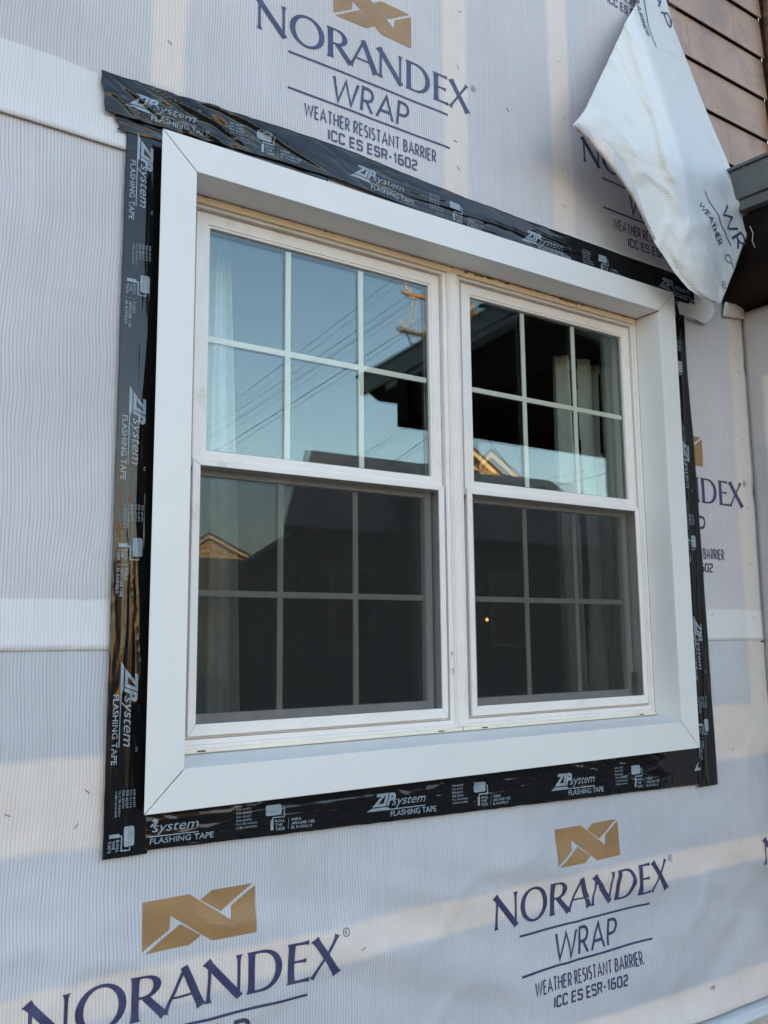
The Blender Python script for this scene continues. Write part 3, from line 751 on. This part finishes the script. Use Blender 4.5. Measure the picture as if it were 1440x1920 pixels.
def f_under(s, v, h):
    x = -.092 + s + .010 * noise.noise((v * 26, 1, 4)) * max(0, 1 - s / .03); z = 1.487 + .02 * min(1, s / .1) * 0 + v * .50 + .012 * min(1, s / .5)
    y = .0400 - .0025 * math.exp(-((v - .045 + .2 * (s - .06)) / .006) ** 2) * math.exp(-((s - .07) / .04) ** 2) - .0016 * ridge(s * 6 + v * 22, v * 24, 21.0) ** 3
    y -= .0016 * math.sin(s * 20) * math.sin(v * 40)
    return (x, y - h, z)
tape('short wrinkled black tape end poking out below the top strip at the left corner', f_under, .55, [-.05], width=.095, smin=.32, base=(-.05, .045, 1.49))

# ------------------------------------------------------------------ window casing
cs = empty('window_casing', (.897, 0, 0), 'broad white aluminium casing framing both windows, mitred at the corners', 'window casing')
W_, H_ = 1.794, 1.5; I = (.0845, 1.7100, .0845, 1.4200); g = .0007
SD = .100; SR = .016
def board(poly, ret):
    b = MB().prism(poly, 0, .0035)
    for q in ret: b.box(*q) if len(q) == 6 else b.prism_x(*q)
    o = b.build('trim_board', M['casing'], cs, bevel=.0012); return o
board([(g, g * 2), (I[0], I[2] + g * 2), (I[0], I[3] - g * 2), (g, H_ - g * 2)][::-1], [(I[0] - .003, I[0], .0036, SD, I[2] + .002, I[3] - .002)])
board([(W_ - g, g * 2), (I[1], I[2] + g * 2), (I[1], I[3] - g * 2), (W_ - g, H_ - g * 2)], [(I[1], I[1] + .003, .0036, SD, I[2] + .001, I[3] - .002)])
board([(g * 2, H_), (I[0] + g * 2, I[3]), (I[1] - g * 2, I[3]), (W_ - g * 2, H_)][::-1], [(I[0], I[1], .0036, SD, I[3] + .0003, I[3] + .003)])
board([(g * 2, 0), (I[0] + g * 2, I[2]), (I[1] - g * 2, I[2]), (W_ - g * 2, 0)], [([(.0036, I[2] - .003), (.0036, I[2]), (SD + .004, I[2] + SR), (SD + .004, I[2] + SR - .003)], I[0] - .002, I[1] + .002)])
MB().ring((.020, W_ - .020, .018, H_ - .018), (I[0] - .010, I[1] + .010, I[2] - .012, I[3] + .010), .0045, .064).build('siding_pocket', M['tape'], cs)
# mitre backing, dark in the hairline joints
MB().ring((.004, W_ - .004, .004, H_ - .004), (I[0] - .004, I[1] + .004, I[2] - .004, I[3] + .004), .0037, .0043).build('joint_backing', M['dark_gap'], cs)

# ------------------------------------------------------------------ double-hung windows
def window(x0, x1, lx, rx, label, rust):
    """lx/rx = frame widths at the two sides"""
    e_ = empty('double_hung_window', ((x0 + x1) / 2, .12, .1), label, 'window', 'pair of double-hung windows')
    r0 = (x0, x1, .1005, 1.4190)
    def inn(k, zb, zt): return (x0 + lx * k, x1 - rx * k, zb, zt)
    r1 = inn(.42, .118, 1.4035); r2 = inn(.76, .130, 1.3935); r3 = inn(1.0, .137, 1.387)
    fr = MB().ring(r0, r1, .0995, .19).build('frame', M['vinyl'], e_, bevel=.0012)
    MB().ring(r1, r2, .1065, .19).build('frame_lip', M['vinyl'], fr, bevel=.0010)
    MB().ring(r2, r3, .124, .19).build('frame_groove', M['vinyl'], fr, bevel=.0008)
    b = MB(); b.box(r0[0] + .004, r0[1] - .004, .0955, .0994, 1.4005, 1.4175)
    b.build('head_strip', M['vinyl_cream'], fr, bevel=.001)
    b = MB(); b.box(r0[0] + .001, r0[1] - .001, .0915, .0994, .1015, .1115); b.build('sill_nose', M['vinyl_sill'], fr, bevel=.0015)
    b = MB()
    for xx in (x0 + .065, x1 - .085): b.box(xx, xx + .020, .0905, .0918, .1045, .1073)
    b.build('weep_slot', M['dark_gap'], fr)
    # jamb liner deep behind the lower sash
    MB().ring((r3[0] - .001, r3[1] + .001, .1365, .775), (r3[0] + .004, r3[1] - .002, .150, .770), .125, .19).build('jamb_liner', M['vinyl_cream'] if False else M['vinyl'], fr)
    # upper sash
    gx0, gx1, gz0, gz1 = x0 + lx + .0365, x1 - rx - .0345, .7955, 1.3515
    us_ = MB().ring((r3[0] + .001, r3[1] - .001, .7555, 1.3855), (gx0 - .006, gx1 + .006, gz0 - .006, gz1 + .006), .1120, .142).build('upper_sash', M['vinyl'], e_, bevel=.0012)
    MB().ring((gx0 - .0065, gx1 + .0065, gz0 - .0065, gz1 + .0065), (gx0, gx1, gz0, gz1), .1150, .140).build('glazing_bead', M['vinyl'], us_, bevel=.001)
    MB().box(r3[0] + .003, r3[1] - .003, .1085, .1119, .7700, .7760).build('check_rail_lip', M['vinyl'], us_, bevel=.0008)
    def panes(par, bx, y, tilt):
        X0, X1, Z0, Z1 = bx
        for k, (yy, tl) in enumerate(((y, 0), (y + .013, tilt))):
            b = MB()
            for dy in (0, .0025):
                def P_(u, v):
                    x = X0 + (X1 - X0) * u; z = Z0 + (Z1 - Z0) * v
                    bow = (.0002 if k == 0 else -.0002) * (1 - (2 * u - 1) ** 2) * (1 - (2 * v - 1) ** 2)
                    return (x, yy + dy + bow + tl * (u - .5) - tl * .35 * (v - .5), z)
                q = grid(lin(0, 1, 14), lin(0, 1, 14), P_); n0 = len(b.v); b.v += q.v; b.f += [tuple(i + n0 for i in f_) for f_ in q.f]
            b.build('glass_pane', M['glass'], par, smooth=True, recalc=False)
    def grilles(par, bx, y):
        X0, X1, Z0, Z1 = bx; b = MB(); hw = .0078
        for k in (1, 2):
            xc = X0 + (X1 - X0) * k / 3; b.box(xc - hw, xc + hw, y, y + .006, Z0, Z1)
        zc = (Z0 + Z1) / 2
        xs = [X0] + [X0 + (X1 - X0) * k / 3 for k in (1, 2)] + [X1]
        for k in range(3): b.box(xs[k] + (hw if k else 0), xs[k + 1] - (hw if k < 2 else 0), y + .0004, y + .0056, zc - hw, zc + hw)
        b.build('grille', M['grille'], par, bevel=.0015)
    bx = (gx0, gx1, gz0, gz1); panes(us_, bx, .1215, -.0090 if rust else -.0030); grilles(us_, bx, .1265)
    MB().ring((gx0 - .001, gx1 + .001, gz0 - .001, gz1 + .001), (gx0 + .004, gx1 - .004, gz0 + .004, gz1 - .004), .1255, .1345).build('spacer', M['trimgrey'], us_)
    # lower sash, one track further in
    lx0, lx1, lz0, lz1 = x0 + lx + .0385, x1 - rx - .032, .181, .741
    if rust: lx0 = x0 + lx + .062
    ls = MB().ring((r3[0] + .006, r3[1] - .012, .1375, .790), (lx0, lx1, lz0, lz1), .1500, .176).build('lower_sash', M['vinyl'], e_, bevel=.002)
    bl = (lx0, lx1, lz0, lz1); panes(ls, bl, .1580, .0010); grilles(ls, bl, .1630)
    # insect screen in its mitred frame
    so_ = (r3[0] + .0005, r3[1] - .0005, .1375, .7690); si = (r3[0] + .019, r3[1] - .019, .1635, .7565)
    sn = MB(); O = [(so_[0], so_[2]), (so_[1], so_[2]), (so_[1], so_[3]), (so_[0], so_[3])]; In = [(si[0], si[2]), (si[1], si[2]), (si[1], si[3]), (si[0], si[3])]
    gp = .0004
    for k in range(4):
        q = (k + 1) % 4; a, b_, c_, d_ = O[k], O[q], In[q], In[k]
        ctr = ((a[0] + b_[0]) / 2, (a[1] + b_[1]) / 2)
        def pull(p):
            dx, dz = ctr[0] - p[0], ctr[1] - p[1]; l_ = math.hypot(dx, dz); return (p[0] + dx / l_ * gp, p[1] + dz / l_ * gp)
        sn.prism([pull(a), pull(b_), pull(c_), pull(d_)], .1030, .1108)
    scn = sn.build('insect_screen', M['vinyl'], e_, bevel=.0010)
    MB().face([(si[0] - .004, .1075, si[2] - .004), (si[1] + .004, .1075, si[2] - .004), (si[1] + .004, .1075, si[3] + .004), (si[0] - .004, .1075, si[3] + .004)]).build('screen_mesh', M['screen'], scn)
    if rust: MB().box(si[1] - .013, si[1] - .002, .128, .140, .166, .235).build('tilt_latch', M['metal'], e_, bevel=.001)
    # insect and dirt specks stuck on frame
    if not rust:
        random.seed(3)
        for (xx, zz) in ((x1 - rx + .008, .30), (x1 - rx + .012, .255), (x1 - rx * .3, .86)):
            MB().tube([(xx, .098, zz), (xx + .003, .096, zz + .006), (xx + .001, .097, zz + .014)], .0015, 5).build('dirt_fleck', M['metal'], fr)
    return e_
window(.0850, .9115, .046, .0405, 'left double-hung window reflecting blue sky and power lines', False)
window(.9125, 1.7095, .0410, .0235, 'right double-hung window with a curtain and the dark porch reflected', True)
# mullion cover between the two units
b = MB()
for xa, xb, y in ((.8975, .9275, .0955), (.9005, .9055, .0935), (.9195, .9245, .0935), (.9105, .9145, .0945)):
    b.box(xa, xb, y, .0994, .1125, 1.3995)
b.build('mullion_cover', M['vinyl'], cs, bevel=.0012)
# dried sealant smears at the head
b = MB(); random.seed(8); x = .955
while x < 1.70:
    wd = random.uniform(.006, .03); hh = random.uniform(.002, .009) * (1.3 if x < 1.12 or 1.3 < x < 1.5 else .55)
    n_ = 9; pts = [(x + wd * (.5 + .5 * math.cos(2 * math.pi * i / n_)) , 1.4195 - hh * (.5 + .5 * math.sin(2 * math.pi * i / n_)) * random.uniform(.7, 1.2)) for i in range(n_)]
    b.prism(pts[::-1], .0935 + random.uniform(0, .001), .0954); x += wd * random.uniform(.6, 1.3)
b.build('dried_sealant', M['sealant'], cs)
b = MB(); x = .14
while x < .9:
    b.prism([(x, 1.4165), (x + .004, 1.4135), (x + .008, 1.4165)], .0945, .0954); x += random.uniform(.05, .3)
b.build('dried_sealant', M['sealant'], cs)

# ------------------------------------------------------------------ siding, porch, ledge
sd = empty('lap_siding', (2.2, .05, 2.0), 'old tan lap siding boards right of the hanging wrap flap', 'siding')
zl = [1.93, 2.107, 2.288, 2.467, 2.645, 2.823, 3.0, 3.18, 3.36, 3.54, 3.72, 3.9]
jt = [2.4, 2.220, 1.99, 2.005, 2.3, 2.1, 2.4, 2.2, 2.0, 2.3, 2.1]
b = MB(); nails = MB()
for i in range(len(zl) - 1):
    for xa, xb in ((1.90, jt[i] - .0006), (jt[i] + .0006, 2.49)):
        z0, z1 = zl[i], zl[i + 1] - .0035
        b.prism_x([(.0265, z0), (.0385, z1), (.046, z1), (.034, z0 + .003)], xa, xb)
    if z0 > 3.1: continue
    for q in range(3):
        xx = 1.96 + q * .21 + random.uniform(-.03, .03); MB().tube([(xx, .0268, z0 + .03), (xx, .033, z0 + .03)], .0028, 8).build('nail_head', M['metal'], sd)
b.build('siding_boards', M['siding'], sd, bevel=.0008)
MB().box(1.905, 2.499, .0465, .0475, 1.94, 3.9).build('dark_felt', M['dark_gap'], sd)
us = lin(0, 1, 8)
grid([0, .25, .5, .75, 1], lin(2.05, 3.9, 90), lambda u, v: (2.488 + .035 * u + .004 * noise.noise((u * 4, v * 18, 2)), .018 + .012 * noise.noise((u * 5 + 3, v * 22, 5)) * (1 if 0 < u < 1 else .5) + (.04 if u == 1 else 0), v)).build('corner_post', M['rotwood'], sd, smooth=True, solid=.02)

pr = empty('porch_roof', (3.0, -1.0, 1.5), 'low grey-edged porch roof jutting out beside the flap', 'porch roof')
def topz(y): return 2.022 + .062 * y
MB().prism_x([(.045, topz(.045)), (.045, topz(.045) - .012), (-2.23, topz(-2.23) - .012), (-2.23, topz(-2.23))], 2.085, 5.6).build('roof_deck', M['trimgrey'], pr, bevel=.002)
MB().prism_x([(.044, topz(.04) - .013), (.044, topz(.04) - .125), (-2.2, topz(-2.2) - .125), (-2.2, topz(-2.2) - .013)], 2.095, 2.12).build('rake_board', M['trimgrey'], pr, bevel=.003)
MB().prism_x([(.044, topz(.04) - .126), (.044, topz(.04) - .165), (-1.95, topz(-1.95) - .165), (-1.95, topz(-1.95) - .126)], 2.105, 2.14).build('rake_moulding', M['trimgrey'], pr, bevel=.003)
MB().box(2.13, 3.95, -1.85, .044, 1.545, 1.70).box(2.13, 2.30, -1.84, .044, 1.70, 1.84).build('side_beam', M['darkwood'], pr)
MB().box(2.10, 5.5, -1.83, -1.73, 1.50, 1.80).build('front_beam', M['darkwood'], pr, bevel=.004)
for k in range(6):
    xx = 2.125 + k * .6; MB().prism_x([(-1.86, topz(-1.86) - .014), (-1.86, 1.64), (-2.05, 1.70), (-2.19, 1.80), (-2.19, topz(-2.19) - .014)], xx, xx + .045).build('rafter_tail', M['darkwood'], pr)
MB().tube([(2.099, -.10, 2.0), (2.092, -.10, 2.0)], .004, 8).build('screw_head', M['metal'], pr)

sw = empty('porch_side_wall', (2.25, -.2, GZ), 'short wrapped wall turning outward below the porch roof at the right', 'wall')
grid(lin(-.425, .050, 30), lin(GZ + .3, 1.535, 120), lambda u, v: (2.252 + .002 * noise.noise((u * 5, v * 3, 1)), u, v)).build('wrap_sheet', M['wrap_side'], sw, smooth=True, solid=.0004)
MB().box(2.262, 2.40, -.42, .060, GZ, 1.54).build('side_sheathing', M['siding'], sw)
MB().box(2.2525, 3.75, -.445, -.43, GZ, 1.54).build('front_sheathing', M['siding'], sw)
pp = empty('porch_post', (3.8, -1.78, GZ), 'square dark post under the front beam of the porch', 'post')
MB().box(3.75, 3.85, -1.83, -1.73, GZ, 1.499).build('post_shaft', M['darkwood'], pp, bevel=.004)
MB().box(3.73, 3.87, -1.85, -1.71, GZ, GZ + .18).build('post_foot', M['darkwood'], pp, bevel=.004)
# torn scrap turned up at the soffit
def scrap(u, v):
    x = 2.118 + .140 * u; z0 = 1.515 - .005 * u
    return (x, .040 - .020 * v * math.sin(math.pi * (.2 + .8 * u)) , z0 + .050 * v - .07 * (1 - v) * 0 - .02 * (1 - u))
sc_o = grid(lin(0, 1, 12), lin(0, 1, 8), scrap).build('wrap_scrap', M['wrap_mid'], None, smooth=True, solid=.0004)
tag(sc_o, 'small torn scrap of wrap folded out just under the porch ceiling', 'wrap scrap')

lg = empty('wall_ledge', (.9, .02, -.9), 'white rounded ledge along the foot of the wrapped wall', 'ledge')
MB().prism_x([(.045, -.803), (-.010, -.808), (-.022, -.816), (-.026, -.828), (-.020, -.838), (.045, -.840)], -3.2, 2.9).build('drip_cap', M['ledge'], lg, bevel=.003, smooth=False)
MB().box(-3.2, 2.9, -.006, .045, -.925, -.841).build('ledge_board', M['ledge2'], lg, bevel=.002)

# ------------------------------------------------------------------ across the street (seen in the panes)
def house(name, label, x0, x1, y0, y1, eave, ridge_z, gable_front, wm, rm, wins, grp=None, ridge_x=None):
    e_ = empty(name, ((x0 + x1) / 2, y0, GZ), label, 'house', grp)
    if gable_front:
        rx_ = ridge_x if ridge_x is not None else (x0 + x1) / 2
        MB().prism([(x0, GZ), (x1, GZ), (x1, eave), (rx_, ridge_z), (x0, eave)], y0, y1).build('wall', M[wm], e_)
        sl_ = (ridge_z - eave) / (rx_ - x0); sr = (ridge_z - eave) / (x1 - rx_); o = .45; th_ = .16
        MB().prism([(x0 - o, eave - sl_ * o + .04), (rx_, ridge_z + .04), (rx_, ridge_z + .04 + th_), (x0 - o, eave - sl_ * o + .04 + th_)], y0 + .45, y1 - .3).prism([(rx_, ridge_z + .04), (x1 + o, eave - sr * o + .04), (x1 + o, eave - sr * o + .04 + th_), (rx_, ridge_z + .04 + th_)], y0 + .45, y1 - .3).build('roof', M[rm], e_)
        b = MB()
        b.prism([(x0 - o, eave - sl_ * o - .14), (rx_, ridge_z - .14), (rx_, ridge_z + .04), (x0 - o, eave - sl_ * o + .04)], y0 + .46, y0 + .50)
        b.prism([(rx_, ridge_z - .14), (x1 + o, eave - sr * o - .14), (x1 + o, eave - sr * o + .04), (rx_, ridge_z + .04)], y0 + .46, y0 + .50)
        b.build('barge_board', M['housetrim'] if wm != 'housedark' else M['roofgrey'], e_)
    else:
        MB().box(x0, x1, y1, y0, GZ, eave).prism_x([(y0, eave), ((y0 + y1) / 2, ridge_z), (y1, eave)], x0, x1).build('wall', M[wm], e_)
        ym = (y0 + y1) / 2; o = .4; s_ = (ridge_z - eave) / (y0 - ym)
        MB().prism_x([(y0 + o, eave - s_ * o + .03), (ym, ridge_z + .03), (y1 - o, eave - s_ * o + .03), (y1 - o, eave - s_ * o + .2), (ym, ridge_z + .2), (y0 + o, eave - s_ * o + .2)], x0 - .3, x1 + .3).build('roof', M[rm], e_)
    for (wx, wz, ww, wh) in wins:
        f_ = MB().ring((wx - ww / 2 - .1, wx + ww / 2 + .1, wz - .1, wz + wh + .1), (wx - ww / 2, wx + ww / 2, wz, wz + wh), y0 - .02, y0 + .05).build('window', M['housetrim'] if wm != 'housedark' else M['roofgrey'], e_)
        MB().box(wx - ww / 2, wx + ww / 2, y0 - .01, y0 + .02, wz, wz + wh).build('pane', M['winglass'], f_)
    return e_
# heights continue the hillside across the street
e_ = empty('clapboard_house', (13, -14.4, GZ), 'charcoal house with long grey hipped roof straight across the street', 'house')
MB().box(8.5, 19.0, -19.2, -14.6, GZ, 2.65).build('wall', M['housedark'], e_)
b = MB(); ev = [(8.1, -14.3, 2.66), (19.4, -14.3, 2.66), (19.4, -20.5, 2.66), (8.1, -20.5, 2.66)]; rg = [(8.62, -17.4, 5.1), (17.2, -17.4, 5.1)]
b.face([ev[0], ev[1], rg[1], rg[0]]).face([ev[2], ev[3], rg[0], rg[1]]).face([ev[3], ev[0], rg[0]]).face([ev[1], ev[2], rg[1]]).face(ev[::-1])
b.build('roof', M['roofgrey'], e_, solid=.05)
for wx in (9.8, 12.2, 14.4, 16.8):
    f_ = MB().ring((wx - .6, wx + .6, .1, 1.9), (wx - .5, wx + .5, .2, 1.8), -14.56, -14.50).build('window', M['trimpale'], e_)
    MB().box(wx - .5, wx + .5, -14.59, -14.54, .2, 1.8).build('pane', M['winglass'], f_)
SH = [e_]
e_ = empty('clapboard_house', (7.9, -14.6, GZ), 'small charcoal lean-to with a sloping roof at the left end of the hipped house', 'house')
MB().prism([(7.35, GZ), (8.45, GZ), (8.45, 2.55), (7.35, 1.85)], -17.5, -14.65).build('wall', M['housedark'], e_)
MB().prism([(7.15, 1.78), (8.48, 2.64), (8.48, 2.74), (7.15, 1.90)], -17.6, -14.4).build('roof', M['roofgrey'], e_)
SH.append(e_)
for root in SH:                                   # both stand askew to the street
    for ob in [c for c in root.children] + [g_ for c in root.children for g_ in c.children]:
        for v_ in ob.data.vertices: v_.co.x += (-14.4 - v_.co.y) * .53
a_ = house('clapboard_house', 'sunlit cream gabled house low and far behind the charcoal lean-to', 15.5, 24.2, -45, -54, 3.6, 6.15, True, 'houseyellow', 'roofbrown', [(19.4, 2.4, 1.0, 1.3)], None, 19.6); a_.rotation_euler.z = R(23)
house('clapboard_house', 'tall cream house, its sunlit wall mirrored gold in the left tape', 5.2, 9.2, -30, -38, 5.5, 8.6, True, 'houseyellow', 'roofbrown', [(6.2, 4.2, .8, 1.2), (8.1, 4.2, .8, 1.2)])
house('clapboard_house', 'low dark block added in place of shade below the far cream gable', 7.5, 13.6, -24.5, -28, 1.9, 2.9, False, 'housedark', 'roofbrown', [])  # added dark mass standing in for shade on the far house's lower wall
a_ = house('clapboard_house', 'tall sunlit cream gable at the left edge of the right window', 17.7, 20.9, -21.75, -30, 5.3, 6.9, True, 'houseyellow', 'roofbrown', [(19.3, 5.0, .8, .9)], None, 19.3); a_.rotation_euler.z = R(40)
house('clapboard_house', 'broad low dark house beyond the porch at the far right', 29, 40, -24, -32, 2.2, 3.9, False, 'housedark', 'roofbrown', [(31, .4, .9, 1.4)])

up = empty('utility_pole', (11.3, -12.75, GZ), 'timber utility pole with two crossarms beside the street', 'utility pole')
MB().tube([(11.3, -12.75, GZ), (11.3, -12.75, 9.2)], .16, 12, .11).build('pole_shaft', M['polewood'], up, smooth=True)
for (xa, xb, z) in ((9.86, 12.6, 7.60), (9.71, 12.8, 6.76)):
    a_ = MB().box(xa, xb, -12.66, -12.58, z - .045, z + .045).build('crossarm', M['polewood'], up, bevel=.01)
    for xx in (xa + .12, xa + .75, xb - .75, xb - .12):
        MB().tube([(xx, -12.62, z + .06), (xx, -12.62, z + .13), (xx, -12.62, z + .15), (xx, -12.62, z + .22)], .045, 8, .03).build('insulator', M['insul'], a_)
MB().tube([(10.16, -12.6, 7.55), (9.98, -12.6, 6.8)], .02, 6).build('arm_brace', M['insul'], up)
MB().tube([(9.95, -12.6, 6.7), (10.3, -12.7, 6.1)], .025, 6).build('arm_brace', M['insul'], up)
b = MB().tube([(10.55, -12.6, 7.0), (10.55, -12.6, 7.35)], .09, 10); b.build('fuse_cutout', M['insul'], up)
wires = [((5.59, 4.37), (9.77, 7.93)), ((5.6, 4.02), (10.64, 7.85)), ((5.61, 3.73), (10.63, 7.3)), ((5.60, 4.20), (10.2, 7.70)), ((8.45, 3.86), (10.16, 4.87)), ((9.14, 3.7), (10.65, 4.7)), ((11.79, 3.86), (15.37, 4.66)), ((12.75, 3.8), (16.44, 4.76)), ((12.44, 4.68), (13.49, 3.76))]
wl = ['highest cable reflected across the upper left panes', 'second cable, running up to the lower insulators', 'thickest cable low across the left panes', 'thin cable close under the highest one', 'short cable over the long grey roof', 'cable crossing the bare tree top', 'slack cable passing before the cream gables', 'lower slack cable under the porch reflection', 'steep cable falling between the cream gables']
for i, ((xa, za), (xb, zb)) in enumerate(wires):
    a = Vector((xa, -12.75, za)); b_ = Vector((xb, -12.75, zb)); dd = b_ - a; a2 = a - dd * (.9 if i < 6 else .25); b2 = b_ + dd * (.12 if i < 4 else .6)
    sag = .35 if i in (6, 7) else .10
    pts = [a2.lerp(b2, q / 16) - Vector((0, 0, sag * 4 * (q / 16) * (1 - q / 16))) for q in range(17)]
    tag(MB().tube(pts, .010 if i in (2, 5) else .007, 6).build('power_line', M['wire'], None, smooth=True), wl[i], 'cable', 'cables strung over the street')

# bare tree
tr_ = empty('bare_tree', (9.5, -11.9, GZ), 'leafless young tree whose twigs reach the lower edge of the panes', 'tree')
random.seed(11)
tw = MB(); tk = MB()
def grow(p, dv, L_, r, lev):
    n_ = 4; pts = [p]; q = p.copy(); dd = dv.copy()
    for _ in range(n_):
        dd = (dd + Vector((random.uniform(-.13, .13), random.uniform(-.13, .13), .05))).normalized(); q = q + dd * L_ / n_; pts.append(q.copy())
    (tk if lev < 2 else tw).tube(pts, r, 6, r * .6)
    if lev >= 5: return
    for _ in range(3 if lev < 4 else 2):
        k = random.choice((2, 3, 4)); nd = (dd + Vector((random.uniform(-.7, .7), random.uniform(-.7, .7), random.uniform(-.1, .5)))).normalized()
        grow(pts[k], nd, L_ * .66, r * .55, lev + 1)
grow(Vector((9.5, -11.9, GZ)), Vector((0, 0, 1)), 2.1, .09, 0)
tk.build('trunk', M['bark'], tr_, smooth=True); tw.build('crown', M['bark'], tr_, smooth=True)
